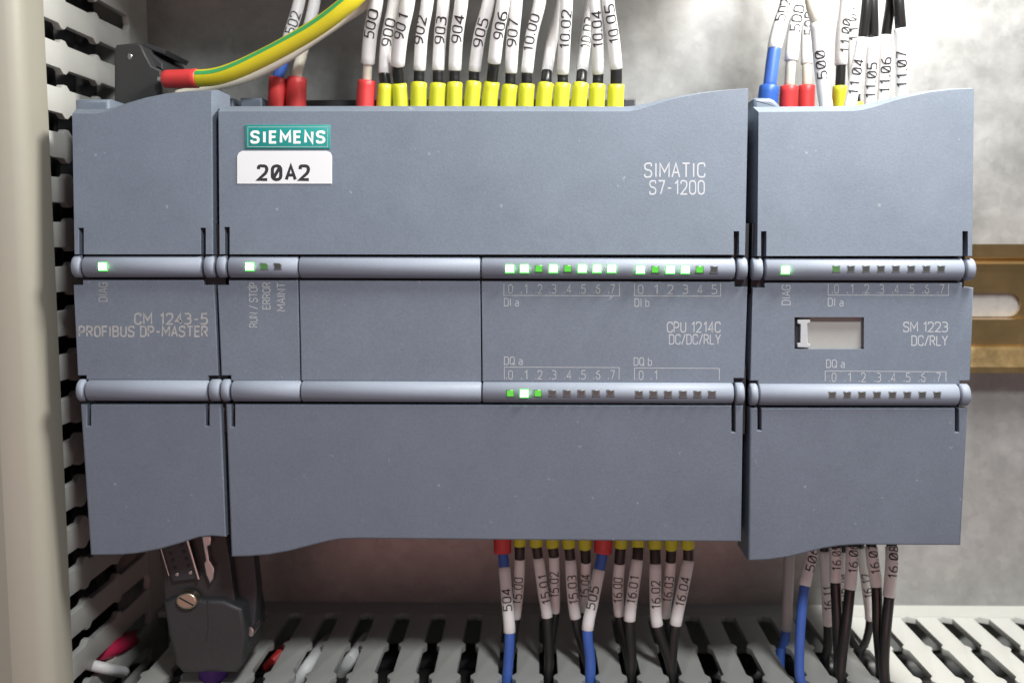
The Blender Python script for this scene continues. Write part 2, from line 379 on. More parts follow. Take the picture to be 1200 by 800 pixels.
# left duct
XW = px(173, 40, YP)[0]
Y_LF, Y_LR = 6.0, 62.0
duct = thing('wire_duct', (XW - 20, YP, -60), 'upright grey slotted wire duct with beige lid left of the modules', 'wire duct')
zlo, zhi = -75, 190
MB().box((XW - 1.6, Y_LR, zlo), (XW, YP - .01, zhi)).obj('side_wall', M_PVC, duct, 0)
MB().box((XW - 62, YP - 1.6, zlo), (XW - 1.61, YP - .02, zhi)).obj('duct_back', M_PVC, duct, 0)
MB().box((XW - 63.6, Y_LF, zlo), (XW - 62.01, YP - .02, zhi)).obj('side_wall', M_PVC, duct, 0)
fm = make_finger_mesh('finger', Y_LF, Y_LR + .01, 10.0, 1.6, 'left')
zs0 = px(141, 23, 55)[1] - 5.0      # a finger centre: half a pitch from a slot
k0 = int((zlo - zs0) // 10)
for k in range(k0 + 1, k0 + 27):
    z = zs0 + 10 * k
    o = link('finger', fm, duct, np.array((XW, 0, z)) - org(duct))
# lid with rounded shoulder and turned-in lip
uE = px(54, 60, 3)[0]
lidp = [(XW - 66, 8), (XW - 66, -1), (XW - 64.5, -3), (XW - 6.0, -3), (XW - 1.2, -2.2), (XW + 1.0, -.4), (XW + 1.6, 2.0), (XW + 1.6, 9.5), (XW + .5, 9.5), (XW + .4, 3), (XW - .6, .6), (XW - 6, -1.6), (XW - 64, -1.6), (XW - 64.5, 8)]
V = [(x, y, zlo) for x, y in lidp] + [(x, y, zhi) for x, y in lidp]; n = len(lidp)
obj('lid', V, [(i, (i + 1) % n, n + (i + 1) % n, n + i) for i in range(n)] + [tuple(range(n)), tuple(range(n, 2 * n))], M_LID, duct, 50)
# bottom duct
ZB = px(600, 706, YP)[1]
Y_BF, Y_BR = 8.0, px(0, 0)[0] * 0 + 66.0
dx0, dx1 = XW + .4, 330
bduct = thing('wire_duct', (100, YP, ZB - 60), 'horizontal grey slotted wire duct below the modules', 'wire duct')
MB().box((dx0, Y_BR, ZB - 1.6), (dx1, YP - .01, ZB)).obj('top_wall', M_PVC, bduct, 0)
MB().box((dx0, YP - 1.6, ZB - 58), (dx1, YP - .02, ZB - 1.61)).obj('duct_back', M_PVC, bduct, 0)
MB().box((dx0, Y_BF, ZB - 60), (dx1, YP - .02, ZB - 58.01)).obj('bottom_wall', M_PVC, bduct, 0)
MB().box((dx0, Y_BF - 4, ZB - 61), (dx1, Y_BF - 2, ZB - .5)).obj('lid', M_LID, bduct, 0)
def slot_x(u, v):
    d = RC @ np.array([(u - 600) / FPX, 1.0, -(v - 400) / FPX]); t = (ZB - CAM[2]) / d[2]; return CAM + d * t
xs0 = slot_x(692, 795)[0]
fmb = make_finger_mesh('finger', Y_BF, Y_BR + .01, 10.0, 1.6, 'bottom')
k = -30
while True:
    x = xs0 + 5 + 10 * k; k += 1
    if x < dx0 + 5: continue
    if x > dx1 - 5: break
    link('finger', fmb, bduct, np.array((x, 0, ZB)) - org(bduct))
# unseen upper duct, added to shade the top left; wires rise into it
ZU = 153.0
ux1 = 150  # duct cut short so light reaches the plate at right
uduct = thing('wire_duct', (100, YP, ZU), 'unseen horizontal grey slotted wire duct added above the modules, where the upper wires end', 'wire duct')
MB().box((dx0, Y_BR, ZU), (ux1, YP - .01, ZU + 1.6)).obj('bottom_wall', M_PVC, uduct, 0)
MB().box((dx0, YP - 1.6, ZU + 1.61), (ux1, YP - .02, ZU + 58)).obj('duct_back', M_PVC, uduct, 0)
MB().box((dx0, Y_BF - 4, ZU + 1), (ux1, Y_BF - 2, ZU + 61)).obj('lid', M_LID, uduct, 0)
fmu = fmb
k = -30
while True:
    x = xs0 + 5 + 10 * k; k += 1
    if x < dx0 + 5: continue
    if x > ux1 - 5: break
    link('finger', fmb, uduct, np.array((x, 0, ZU + 1.6)) - org(uduct))

# ------------------------------------------------------------------ DIN rail
def rz(v): return px(1170, v, 70)[1]
zt, zb = rz(286), rz(435)
prof = [(67.6, zt), (67.6, zt - 3.6), (68.6, zt - 4.2), (73.4, zt - 4.8), (73.9, zt - 5.5), (73.9, zb + 14.6), (71.2, zb + 14.2), (70.8, zb + 7.3), (68.9, zb + 6.9), (68.4, zb + 6.0), (66.5, zb + 1.6), (66.4, zb)]
rail = thing('mounting_rail', (100, 70, zb), 'yellow zinc plated slotted mounting rail sticking out right of the modules', 'rail')
x0, x1 = 2, 330
mb = MB(); th = .9
mid = [5, 6]
def strip(i, mbx, xa, xb):
    a, b = np.array(prof[i]), np.array(prof[i + 1]); V = []
    for x in (xa, xb): V += [(x, a[0], a[1]), (x, b[0], b[1]), (x, b[0] + th, b[1]), (x, a[0] + th, a[1])]
    mbx.add(V, [(0, 1, 5, 4), (2, 3, 7, 6), (0, 4, 7, 3), (1, 2, 6, 5), (0, 3, 2, 1), (4, 5, 6, 7)])
for i in range(len(prof) - 1):
    if i != 4: strip(i, mb, x0, x1)
mb.obj('rail_profile', M_GOLD, rail, 40)
# web with obround slots
zc = px(1170, 357, 74)[1]; hs = (px(1170, 343, 74)[1] - px(1170, 371, 74)[1]) / 2
xe = px(1196, 357, 74)[0]
holes = []
for xr in [xe - 25 * j for j in range(-5, 10)]:
    if xr - 18 < x0 + 2 or xr > x1 - 2: continue
    A, Bx = xr - 18 + hs, xr - hs
    holes.append([(Bx + hs * math.cos(a), zc + hs * math.sin(a)) for a in np.linspace(-math.pi / 2, math.pi / 2, 9)] + [(A + hs * math.cos(a), zc + hs * math.sin(a)) for a in np.linspace(math.pi / 2, 3 * math.pi / 2, 9)])
V, F = prism([(x0, prof[5][1] + .02), (x1, prof[5][1] + .02), (x1, prof[4][1] - .02), (x0, prof[4][1] - .02)], 73.9, 74.7, 0, holes=holes)
obj('slotted_web', V, F, M_GOLD, rail, 0)

# ------------------------------------------------------------------ modules
def lin(pts, Y=0.0): return [px(u, v, Y) for u, v in pts]
T_UP = (px(600, 301)[1], .085); T_DN = (px(600, 475)[1], -.085)
def cover(parent, pts, tilt, chs, name='terminal_cover', y1=12.0, Y=0.0):
    global TILT
    TILT = tilt; V, F = prism(lin(pts, Y), Y, y1, chs, 1 if tilt is T_UP else 3, dep=2.3 if tilt is T_UP else 1); o = obj(name, V, F, M_CASE, parent, 25); TILT = None; return o
def bar(parent, ua, va, ub, vb, h, name, r_y=1.35, Mt=None):
    """rounded hinge bar from (ua,va) to (ub,vb): centre rows; h = height in px"""
    a, b = p3(ua, va, 0), p3(ub, vb, 0); r = abs(px(ua, va - h / 2)[1] - px(ua, va + h / 2)[1]) / 2
    cy = r_y; V = []; F = []; e = .25; seg = 20
    ex = (b - a) / np.linalg.norm(b - a); ez = np.array([-ex[2], 0, ex[0]]); ey = np.array([0, 1., 0])
    rings = [(0, r - e), (e, r), (np.linalg.norm(b - a) - e, r), (np.linalg.norm(b - a), r - e)]
    for s, rr in rings:
        for k in range(seg):
            t = 2 * math.pi * k / seg; V.append(a + ex * s + ey * cy - ey * rr * math.cos(t) + ez * rr * math.sin(t))
    for k in range(3):
        for i in range(seg): j = (i + 1) % seg; F.append((k * seg + i, k * seg + j, (k + 1) * seg + j, (k + 1) * seg + i))
    F += [tuple(range(seg)), tuple(3 * seg + i for i in range(seg))]
    return obj(name, V, F, Mt or M_BAR, parent, 50)
YC = 1.2                                      # centre panel plane
BARF = 1.35 - 2.42                            # front of the bars
def led_mesh(kind):
    w, h = .86, .78
    if kind == 'off':
        V, F = prism([(-w, -h), (w, -h), (w, h), (-w, h)], 0, 1.2, .12, 1); return mesh('led', V, F, M_LEDFR), mesh('lens', *prism([(-w + .2, -h + .26), (w - .26, -h + .26), (w - .26, h - .12), (-w + .2, h - .12)], -.03, .5, .05, 1), M_LEDOFF)
    if kind in ('dim', 'faint'):
        V, F = prism([(-w, -h), (w, -h), (w, h), (-w, h)], 0, 1.2, .12, 1); return mesh('led', V, F, M_LEDFR if kind == 'faint' else M_LEDDK), mesh('lens', *prism([(-w + .15, -h + .2), (w - .2, -h + .2), (w - .2, h - .1), (-w + .15, h - .1)], -.03, .5, .05, 1), M_LEDDIM if kind == 'dim' else M_LEDDK)
    w, h = .98, .95
    V, F = prism([(-w, -h), (w, -h), (w, h), (-w, h)], 0, 1.2, .25, 2); c = .2
    return mesh('led', V, F, M_LEDRIM), mesh('lens', *prism([(-w + c, -h + c + .1), (w - c, -h + c + .1), (w - c, h - c), (-w + c, h - c)], -.35, .5, .25, 2), M_LEDON)
LEDM = {k: led_mesh(k) for k in ('on', 'off', 'dim', 'faint')}
def led(parent, u, v, kind):
    Y = BARF + (.05 if kind == 'on' else .12)
    x, z = px(u, v, Y); o = link('led', LEDM[kind][0], parent, np.array((x, Y, z)) - org(parent)); link('lens', LEDM[kind][1], o)
def body(parent, x0, x1, z0, z1, tb_top=None, tb=None):
    MB().box((x0, 12.02, z0), (x1, 67.5, z1), .4).obj('housing', M_CASE, parent)
    for va, vb in ((262, 345), (430, 510)):
        MB().box((x0 + .2, 2.4, px(600, vb)[1]), (x1 + 1.0, 12.01, px(600, va)[1])).obj('inner_frame', M_DARK, parent, 0)
def ends(c):  # outline of slots in a cover bottom edge
    return c
def slot_up(uc, v_end, v_edge, w=4.2, lean=0): return [(uc - w / 2 - lean, v_edge), (uc - w / 2, v_end), (uc + w / 2, v_end), (uc + w / 2 - lean, v_edge)]

# --- communication module
cm = thing('controller_module', (15, 67, 0), 'narrow grey blue communication module with one green LED, leftmost of the three', 'module')
body(cm, .8, 29.2, 4, 92)
top = [(82, 126), (116, 126), (128, 124), (145, 118), (165, 112.3), (190, 107.3), (215, 104.6), (240, 103.2), (250, 103)]
s1, s2 = slot_up(238, 268, 299), slot_up(95, 268, 299)
P = top + [(251, 299)] + s1[::-1] + s2[::-1] + [(85, 299)]
ch = [1.3, 1.2, 1.1, .9, .7, .6, .6, .6, .55][:len(top) - 1] + [.45] + [.2] * 9 + [.45]
cover(cm, P, T_UP, ch)
cbot = [(94, 474)] + [(102, 474), (102, 499), (106, 499), (106, 474)] + [(241, 474), (241, 499), (245, 499), (245, 474)] + [(258.5, 474), (264.5, 629), (248, 628), (233, 629.5), (213, 636), (187, 643.5), (160, 648.5), (143, 650), (106, 650.5)]
cover(cm, cbot, T_DN, [.2] * 9 + [.4] * 9)
V, F = prism(lin([(97, 328), (97, 334), (86, 334), (91, 440), (101, 440), (101, 445), (244, 445), (244, 440), (255.5, 440), (251, 334), (239, 334), (239, 328)], YC), YC, 12, .2, 2); obj('front_panel', V, F, M_CASE, cm, 35)
bar(cm, 97, 312.5, 236, 312.5, 25, 'hinge_bar'); bar(cm, 84.5, 312.5, 94.5, 312.5, 26, 'hinge_cap'); bar(cm, 239.5, 312.5, 251, 312.5, 26, 'hinge_cap')
bar(cm, 101, 458, 243, 458.5, 24.5, 'hinge_bar'); bar(cm, 90.5, 458, 98.5, 458, 26, 'hinge_cap'); bar(cm, 245.5, 458, 257.5, 458, 26, 'hinge_cap')
MB().box((px(92, 120, 14)[0], 12.1, 88), (px(132, 120, 14)[0], 26, px(110, 117.5, 14)[1]), .8).obj('top_ledge', M_CASE, cm)
led(cm, 120, 312.5, 'on')
flat_text('DIAG', 116, 353, 125.5, 331, M_INKB, cm, YC, .1, rot=True)
flat_text('CM 1243-5', 158, 379.5, 243, 367.5, M_INKB, cm, YC, .17, .3)
flat_text('PROFIBUS DP-MASTER', 93, 394, 243, 382.5, M_INKB, cm, YC, .18, .26)
# --- cpu module
cpu = thing('controller_module', (85, 67, 0), 'wide grey blue central controller module with teal badge and white 20A2 sticker', 'module')
body(cpu, 30.8, 139.4, 4, 92)
top = [(253.5, 122.3), (500, 122), (735, 122.5), (747, 121.5), (760, 119), (780, 114), (800, 110), (825, 105.8), (850, 103), (870, 101.4), (879.5, 101)]
s1, s2 = slot_up(863, 272, 299.5), slot_up(266, 267, 299)
P = top + [(875.5, 300)] + s1[::-1] + s2[::-1] + [(255, 299)]
cover(cpu, P, T_UP, [1.5, 1.5, 1.4, 1.2, .9, .7, .6, .55, .5, .5, .45] + [.2] * 9 + [.45])
cbot = [(264.5, 474), (271, 474), (271, 500), (275, 500), (275, 474), (857.5, 475), (857.5, 506), (861.5, 506), (861.5, 475), (871, 475), (868.5, 634.5), (640, 633), (420, 631), (400, 631.6), (388, 633.5), (365, 639), (340, 645.5), (315, 650), (292, 651.8), (271, 652.3)]
cover(cpu, cbot, T_DN, [.2] * 9 + [.4] * 11)
def panel(parent, pts, hole=None):
    V, F = prism(lin(pts, YC), YC, 12, .2, 2, holes=[lin(hole, YC)] if hole else ()); return obj('front_panel', V, F, M_CASE, parent, 35)
panel(cpu, [(268, 328), (349.3, 328), (351.5, 446), (270.5, 446), (270.5, 440), (259.5, 440), (255, 334), (268, 334)])
panel(cpu, [(350.7, 328), (562.8, 329), (563.8, 447), (353, 446)])
panel(cpu, [(564.2, 329), (861, 330), (861, 336), (876, 336), (872.5, 443), (860, 443), (860, 449), (565.2, 447)])
for a, b in ((268, 349.3), (350.7, 562.8), (564.2, 861)): bar(cpu, a, 312.8 + 2 * (a - 250) / 600, b, 312.8 + 2 * (b - 250) / 600, 25.5, 'hinge_bar')
for a, b in ((271.5, 351.7), (353.1, 564.0), (565.4, 859.5)): bar(cpu, a, 458.6 + 3 * (a - 250) / 600, b, 458.6 + 3 * (b - 250) / 600, 24.5, 'hinge_bar')
bar(cpu, 254.5, 312.5, 265, 312.5, 26, 'hinge_cap'); bar(cpu, 864, 315, 875.5, 315, 26, 'hinge_cap')
bar(cpu, 259.5, 458, 269, 458, 26, 'hinge_cap'); bar(cpu, 862, 462, 872, 462, 26, 'hinge_cap')
ztb = px(340, 117.5, 42)[1]
mb = MB().box((33, 42, 80), (px(745, 118, 42)[0], 62, ztb), .3); mb.obj('terminal_block', M_TERM, cpu)
mb = MB().box((33, 38, 4.5), (138, 62, 12), .3); mb.obj('terminal_block', M_TERM, cpu)
for u, a, b in ((268, 262, 275), (295, 283, 308)):
    MB().box((px(a, 118, 36)[0], 35, 86), (px(b, 118, 36)[0], 41.9, px(u, 115.5, 36)[1]), .4).obj('terminal_tab', M_CASE, cpu)
# badge and sticker
TILT = T_UP
V, F = prism(lin([(287.5, 146.5), (387, 146.5), (387, 174.5), (287.5, 174.5)]), -.25, .1, .15, 2); bd = obj('badge', V, F, M_TEAL, cpu)
flat_lines([[(290.5, 149), (384, 149), (384, 172), (290.5, 172), (290.5, 148.6)]], M_INK, bd, -.25, .1, 'border_line')
flat_text('SIEMENS', 295, 167, 380, 154.5, M_WHITE, bd, -.25, .235, .42)
rp = [(278, 215.5), (278, 183), (280, 179), (284, 177), (383, 177), (387, 179), (389, 183), (389, 215.5)]
V, F = prism(lin(rp), -.14, .05, .04, 1); stk = obj('sticker', V, F, M_STICK, cpu)
flat_text('20A2', 303, 210.5, 362, 194.5, M_BLACKINK, stk, -.14, .225, .36, slash=True, mono=True)
flat_text('SIMATIC', 755.5, 207.5, 826, 191.5, M_INK, cpu, 0, .118, .26)
flat_text('S7-1200', 761.5, 227.5, 825.5, 212, M_INK, cpu, 0, .118, .24)
TILT = None
flat_text('RUN / STOP', 292.5, 383, 301.5, 331, M_INKF, cpu, YC, .12, rot=True)
flat_text('ERROR', 308, 362, 316.5, 331, M_INKF, cpu, YC, .12, rot=True)
flat_text('MAINT', 325, 364, 334, 331.5, M_INKF, cpu, YC, .12, rot=True)
flat_text('CPU 1214C', 782, 389, 844, 377.5, M_INK, cpu, YC, .115)
flat_text('DC/DC/RLY', 784.5, 403, 844, 392, M_INK, cpu, YC, .115)
def nums(parent, xs, vt, vb, m_, pre='.', w=.1):
    for k, u in enumerate(xs):
        flat_text(pre + str(k), u - (4.5 if pre else 2.6), vb, u + 3.2, vt, m_, parent, YC, w, .24 if pre else .2)
XA = [597.5, 615, 632, 648.5, 666, 683, 700, 717]; XB = [750.5, 768, 785.5, 803, 820, 837]
nums(cpu, XA, 333.5, 343.5, M_INKF); nums(cpu, XB, 334, 344, M_INKF, '')
flat_lines([[(590.5, 332), (590.5, 346), (726, 346.5), (726, 332)]], M_INKF, cpu, YC, .14); flat_lines([[(743.5, 332), (743.5, 346.5), (844.5, 347), (844.5, 332)]], M_INKF, cpu, YC, .14)
flat_text('DI a', 591, 358.5, 607.5, 349.5, M_INK, cpu, YC, .1); flat_text('DI b', 744, 359, 760.5, 350, M_INK, cpu, YC, .1)
flat_text('DQ a', 591, 427, 612, 418, M_INK, cpu, YC, .1); flat_text('DQ b', 743, 428, 763.5, 419, M_INK, cpu, YC, .1)
flat_lines([[(591, 444.5), (591, 430), (725.5, 430.5), (725.5, 444.5)]], M_INKF, cpu, YC, .14); flat_lines([[(743.5, 445), (743.5, 431), (843, 431.5), (843, 445)]], M_INKF, cpu, YC, .14)
nums(cpu, XA, 434, 444, M_INKF); nums(cpu, [750.5, 767], 434.5, 444.5, M_INKF)
led(cpu, 292.3, 312.5, 'on'); led(cpu, 309.5, 312.5, 'faint'); led(cpu, 325.5, 312.5, 'off')
for u, k in zip([597.3, 614.5, 631.5, 648.3, 665.3, 682.3, 699.5, 716.8], 'on on dim on dim on on on'.split()): led(cpu, u, 315, k)
for u, k in zip(XB, 'on dim on on dim off'.split()): led(cpu, u, 316, k)
for u, k in zip([598, 614.3, 630.5, 647.5, 664.5, 681.5, 698.5, 715.5], 'dim on dim off off off off off'.split()): led(cpu, u, 461, k)
for u in [749, 766, 783, 800.5, 817.5, 834.5]: led(cpu, u, 462, 'off')
# --- signal module
sm = thing('controller_module', (163, 67, 0), 'grey blue signal module with small paper label window, rightmost of the three', 'module')
body(sm, 140.9, 184.3, 4, 92)
top = [(886.5, 123), (1000, 122), (1010, 121.3), (1024, 119), (1047, 113), (1067, 108.8), (1090, 104.5), (1117, 101.6), (1144.5, 100.5)]
s1, s2 = slot_up(1131, 272, 301), slot_up(895, 272, 301)
P = top + [(1142, 301)] + s1[::-1] + s2[::-1] + [(885, 301)]
cover(sm, P, T_UP, [1.5, 1.4, 1.3, 1.0, .8, .7, .6, .6, .5] + [.2] * 9 + [.45])
cbot = [(879, 478), (888, 478), (888, 504), (892, 504), (892, 478), (1119.5, 478), (1119.5, 506), (1123.5, 506), (1123.5, 478), (1134.5, 478), (1126, 638.6), (1005, 638.2), (985, 639.5), (965, 642.5), (945, 647.5), (925, 652.5), (900, 656), (877, 657)]
cover(sm, cbot, T_DN, [.2] * 9 + [.4] * 9)
win = [(931, 371.5), (1012.5, 371.5), (1012.5, 409), (931, 409)]
panel(sm, [(896, 331), (1128, 331), (1128, 337), (1141, 337), (1137, 446), (1125, 446), (1125, 451), (888, 451), (888, 446), (879, 446), (882, 337), (896, 337)], win)
V, F = prism(lin([(930, 370.5), (1013.5, 370.5), (1013.5, 410), (930, 410)], YC + 1.3), YC + 1.3, YC + 2, 0); obj('label_strip', V, F, M_PAPER, sm, 0)
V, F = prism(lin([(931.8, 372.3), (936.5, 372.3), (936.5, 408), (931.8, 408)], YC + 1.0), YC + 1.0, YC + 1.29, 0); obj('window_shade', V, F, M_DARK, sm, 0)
cl = lin([(934.5, 374.5), (949.5, 374.5), (949.5, 378), (946.5, 379), (946.5, 402), (949.5, 403), (949.5, 407), (934.5, 407), (934.5, 402.5), (938, 401.5), (938, 380), (934.5, 379)], YC + .2)
V, F = prism(cl, YC + .15, YC + .95, .15, 2); obj('label_slider', V, F, M_CLIP, sm)
bar(sm, 897, 315.5, 1129, 316, 26, 'hinge_bar'); bar(sm, 881.8, 315.5, 893.5, 315.5, 26, 'hinge_cap'); bar(sm, 1132.5, 316, 1142.5, 316, 26, 'hinge_cap')
bar(sm, 890, 463, 1123.5, 463.5, 25.5, 'hinge_bar'); bar(sm, 879.5, 463, 888, 463, 26, 'hinge_cap'); bar(sm, 1125.8, 463.5, 1136.5, 463.5, 26, 'hinge_cap')
V, F = prism(lin([(882, 130), (882, 117), (884, 115.2), (902, 115.6), (907, 118), (913, 124), (913, 130)], 13), 12.1, 26, .8); obj('top_ledge', V, F, M_CASE, sm)
MB().box((143, 38, 4.5), (183, 62, 12), .3).obj('terminal_block', M_TERM, sm); MB().box((143, 44, 80), (183, 62, px(960, 127, 44)[1]), .3).obj('terminal_block', M_TERM, sm)
led(sm, 920.5, 316.5, 'on')
XD = [980, 997.3, 1015, 1032.5, 1050, 1068, 1085.8, 1103]
for i, u in enumerate(XD): led(sm, u, 315.5, 'faint' if i == 0 else 'off')
for u in [975.5, 993, 1010.3, 1028, 1046, 1063.5, 1081, 1098.5]: led(sm, u, 463, 'off')
flat_text('DIAG', 916.5, 357, 926, 334, M_INK, sm, YC, .1, rot=True)
nums(sm, [979.5, 997, 1015, 1032.5, 1050, 1068, 1085.5, 1103], 333.5, 343.5, M_INKF)
flat_lines([[(970.5, 332), (970.5, 345.7), (1111.5, 346), (1111.5, 332)]], M_INKF, sm, YC, .14)
flat_text('DI a', 970.5, 358.5, 988, 349.5, M_INK, sm, YC, .1)
flat_text('SM 1223', 1059, 388.5, 1110.5, 377.5, M_INK, sm, YC, .115); flat_text('DC/RLY', 1068.5, 404.5, 1110, 393.5, M_INK, sm, YC, .115)
flat_text('DQ a', 968.5, 430.5, 989.5, 421.5, M_INK, sm, YC, .1)
flat_lines([[(967, 446.5), (967, 434.5), (1108.5, 435.5), (1108.5, 447)]], M_INKF, sm, YC, .14)
nums(sm, [976.5, 994, 1011, 1029, 1046, 1063.5, 1081, 1099], 437, 447, M_INKF)

# ------------------------------------------------------------------ wires
def wire(ctrl, label, group, segs, text=None, name='wire'):
    """ctrl: (u, v, Y); segs: (part, v_from, v_to, diameter_from, diameter_to, material); text: (string, v centre, px length, face angle, slash)"""
    P = Path([p3(*c) for c in ctrl]); w = thing(name, P.P[0], label, 'wire', group); sl = None
    for part, va, vb, da, db, m_ in segs:
        sa = 0 if va is None else P.sv(va); sb = P.L if vb is None else P.sv(vb)
        if sa > sb: sa, sb = sb, sa; da, db = db, da
        V, F = tube(P, sa, sb, da / 2, db / 2); o = obj(part, V, F, m_, w, 50)
        if part == 'marker_sleeve': sl = (o, da / 2, sa < sb)
    if text and sl:
        tx, vc, ln, a0, slash = text
        up = 1 if P.v[-1] < P.v[0] else -1
        sc = P.sv(vc); d = 1 / (FPX / (P.at(sc)[0][1] - CAM[1]))
        V, F = tube_text(P, tx, sc, ln * d, 11.5 * d if not slash else 11 * d, sl[1], up, a0, slash); obj('lettering', V, F, M_BLACKINK, sl[0], 0)
    return w
GT = 'wires rising from the middle module'
def top_wire(uf, vf, pts, v_sl, col, insul, tx, label, Y=29, d=2.6, ds=3.1, vt=None, tl=32, fw=19.6, a0=0.0, group=GT, slash=False, v_end=None, over=None):
    sc = FPX / (Y - CAM[1])
    ctrl = [(uf, 152, Y), (uf, 122, Y)] + [(u, v, Y + dy) for u, v, dy in pts]
    u, v, dy = pts[-1]; u0, v0, _ = pts[-2]; k = (-150 - v) / (v - v0 + 1e-6)
    ctrl += [(u + (u - u0) * .5, -60, Y + dy + 3), (u + (u - u0) * .6, -150, Y + dy + 6)]
    segs = [('ferrule_collar', None, vf, fw / sc, (fw - 1.2) / sc, col), ('insulation', vf + 3, v_sl - 4, d, d, insul), ('marker_sleeve', v_sl, -60 if v_end is None else v_end, ds, ds, M_SLEEVE), ('insulation', (-58 if v_end is None else v_end + 2), None, d, d, over or insul)]
    return wire(ctrl, label, group, segs, (tx, vt, tl, a0, slash) if tx else None)
T = [
 (428, 94, [(430, 94, 0), (431, 75, -1), (434, 40, -3), (441, 0, -6)], 75, M_RED, M_CREAM, '500', 27, 32, 2.2, 3.2, 22, 'marked 500 in the red collar left of the yellow row', 0),
 (450, 99, [(451.5, 98, 0), (450.5, 87, 0), (453, 48, 1), (462, 0, 2)], 87, M_YEL, M_BLACK, '900', 40, 31, 2.6, 2.9, 18.5, 'marked 900 in the first yellow collar from the left', .25),
 (469.5, 98, [(467.5, 97, 0), (466, 77, -2), (470, 40, -5), (478, 0, -8)], 77, M_YEL, M_BLACK, '901', 29, 30, 2.5, 3.3, 19, 'marked 901 in the second yellow collar from the left', -.1),
 (490.5, 97, [(491, 97, 0), (491.5, 83, 0), (494.5, 40, -2), (501, 0, -4)], 83, M_YEL, M_BLACK, '902', 35, 31, 2.5, 2.9, 20.3, 'marked 902 in the third yellow collar from the left', -.35),
 (512, 98, [(513.5, 97, 0), (513.5, 83, 0), (516, 40, -1), (520, 0, -3)], 83, M_YEL, M_BLACK, '903', 35, 31, 2.5, 2.9, 20, 'marked 903 in the fourth yellow collar from the left', .05),
 (532.5, 97, [(533, 97, 0), (533, 83, 0), (535.5, 40, -2), (541, 0, -4)], 83, M_YEL, M_BLACK, '904', 33, 31, 2.5, 3.1, 19.5, 'marked 904 in the fifth yellow collar from the left', .1),
 (553, 96, [(555.5, 96, 0), (556, 84, 0), (562, 42, -2), (573, 0, -3)], 84, M_YEL, M_BLACK, '905', 38, 31, 2.5, 2.9, 19.7, 'marked 905 in the sixth yellow collar from the left', .1),
 (573.5, 96, [(576.5, 96, 0), (579, 74, -2), (583, 40, -4), (590, 0, -6)], 74, M_YEL, M_BLACK, '906', 29, 30, 2.6, 3.1, 19.7, 'marked 906 in the seventh yellow collar from the left', .3),
 (595.5, 100, [(598, 99, 0), (598.5, 86, 0), (601, 45, -2), (605, 0, -4)], 86, M_YEL, M_BLACK, '907', 38, 30, 2.5, 3.0, 19.7, 'marked 907 in the eighth yellow collar from the left', -.1),
 (616, 99, [(617.5, 98, 0), (617.5, 86, 0), (623, 42, -1), (633, 0, -2)], 86, M_YEL, M_BLACK, '10.00', 40, 42, 2.5, 2.9, 19.7, 'marked 10.00 in the ninth yellow collar from the left', -.25),
 (637, 98, [(640, 97, 0), (641, 85, 1), (647, 48, 5), (659, 0, 9)], 85, M_YEL, M_BLACK, None, 40, 42, 2.5, 2.7, 20, 'leaning behind its neighbour in the tenth yellow collar from the left', 0),
 (657.5, 98, [(659.5, 97, 0), (659.5, 87, 0), (661.5, 45, -3), (664, 0, -5)], 87, M_YEL, M_BLACK, '10.02', 35, 42, 2.5, 2.9, 20, 'marked 10.02 in the eleventh yellow collar from the left', .1),
 (678, 98, [(681, 97, 0), (682, 85, 1), (686, 50, 5), (693, 0, 9)], 85, M_YEL, M_BLACK, '10.03', 43, 42, 2.5, 2.7, 20, 'marked 10.03 in the twelfth yellow collar from the left', .1),
 (699, 99, [(700.5, 98, 0), (701, 87, 0), (700, 45, -3), (697.5, 0, -5)], 87, M_YEL, M_BLACK, '10.04', 35, 40, 2.5, 2.8, 19.7, 'marked 10.04 in the thirteenth yellow collar from the left', 0),
 (721, 99, [(722, 98, 0), (722, 81, -1), (718.5, 45, -3), (712, 0, -6)], 81, M_YEL, M_BLACK, '10.05', 29, 44, 2.7, 2.9, 20, 'marked 10.05 in the rightmost yellow collar', .1),
]
for uf, vf, pts, vs, col, ins, tx, vt, tl, d, ds, fw, lab, a0 in T:
    top_wire(uf, vf, pts, vs, col, ins, tx, 'white sleeved wire ' + lab, vt=vt, tl=tl, d=d, ds=ds, fw=fw, a0=a0)
top_wire(324.5, 91, [(326, 90, 0), (331, 76, 0), (338, 45, 2), (351, 0, 4)], 62, M_RED, M_BLUE, '502', 'blue wire in the left one of two red collars above the badge', vt=29, tl=26, Y=36, d=2.6, ds=2.9, fw=21.5, a0=.2)
top_wire(347, 91, [(348, 90, 0), (350.5, 76, 0), (356, 55, 3), (369, 0, 7)], 52, M_RED, M_CREAM, None, 'cream wire in the right one of two red collars above the badge', Y=36, d=2.6, ds=2.9, fw=24, a0=0)
GS = 'wires rising from the right module'
def smw(uf, vf, pts, vs, col, ins, tx, vt, tl, lab, **k): return top_wire(uf, vf, pts, vs, col, ins, tx, lab, vt=vt, tl=tl, group=GS, **k)
smw(899.5, 101, [(902, 100, 0), (907.5, 58, 1), (914, 30, 2), (923, 0, 4)], 58, M_BLUEC, M_BLUE, '502', 16, 28, 'thick blue wire in a blue collar, leftmost above the right module', Y=34, d=3.1, ds=3.4, fw=24, a0=-.5)
smw(924, 101, [(925, 100, 0), (927, 72, 0), (931, 35, 1), (937, 0, 2)], 72, M_RED, M_CREAM, '500', 24, 29, 'cream wire in the left red collar above the right module', Y=37, d=2.4, ds=3.2, fw=22, a0=-.1)
smw(944.5, 100, [(945.5, 99, 0), (945.5, 76, 0), (945.5, 35, 2), (946, 0, 3)], 76, M_RED, M_CREAM, '500', 30, 27, 'cream wire in the right red collar above the right module', Y=41, d=2.2, ds=2.8, fw=20, a0=.3)
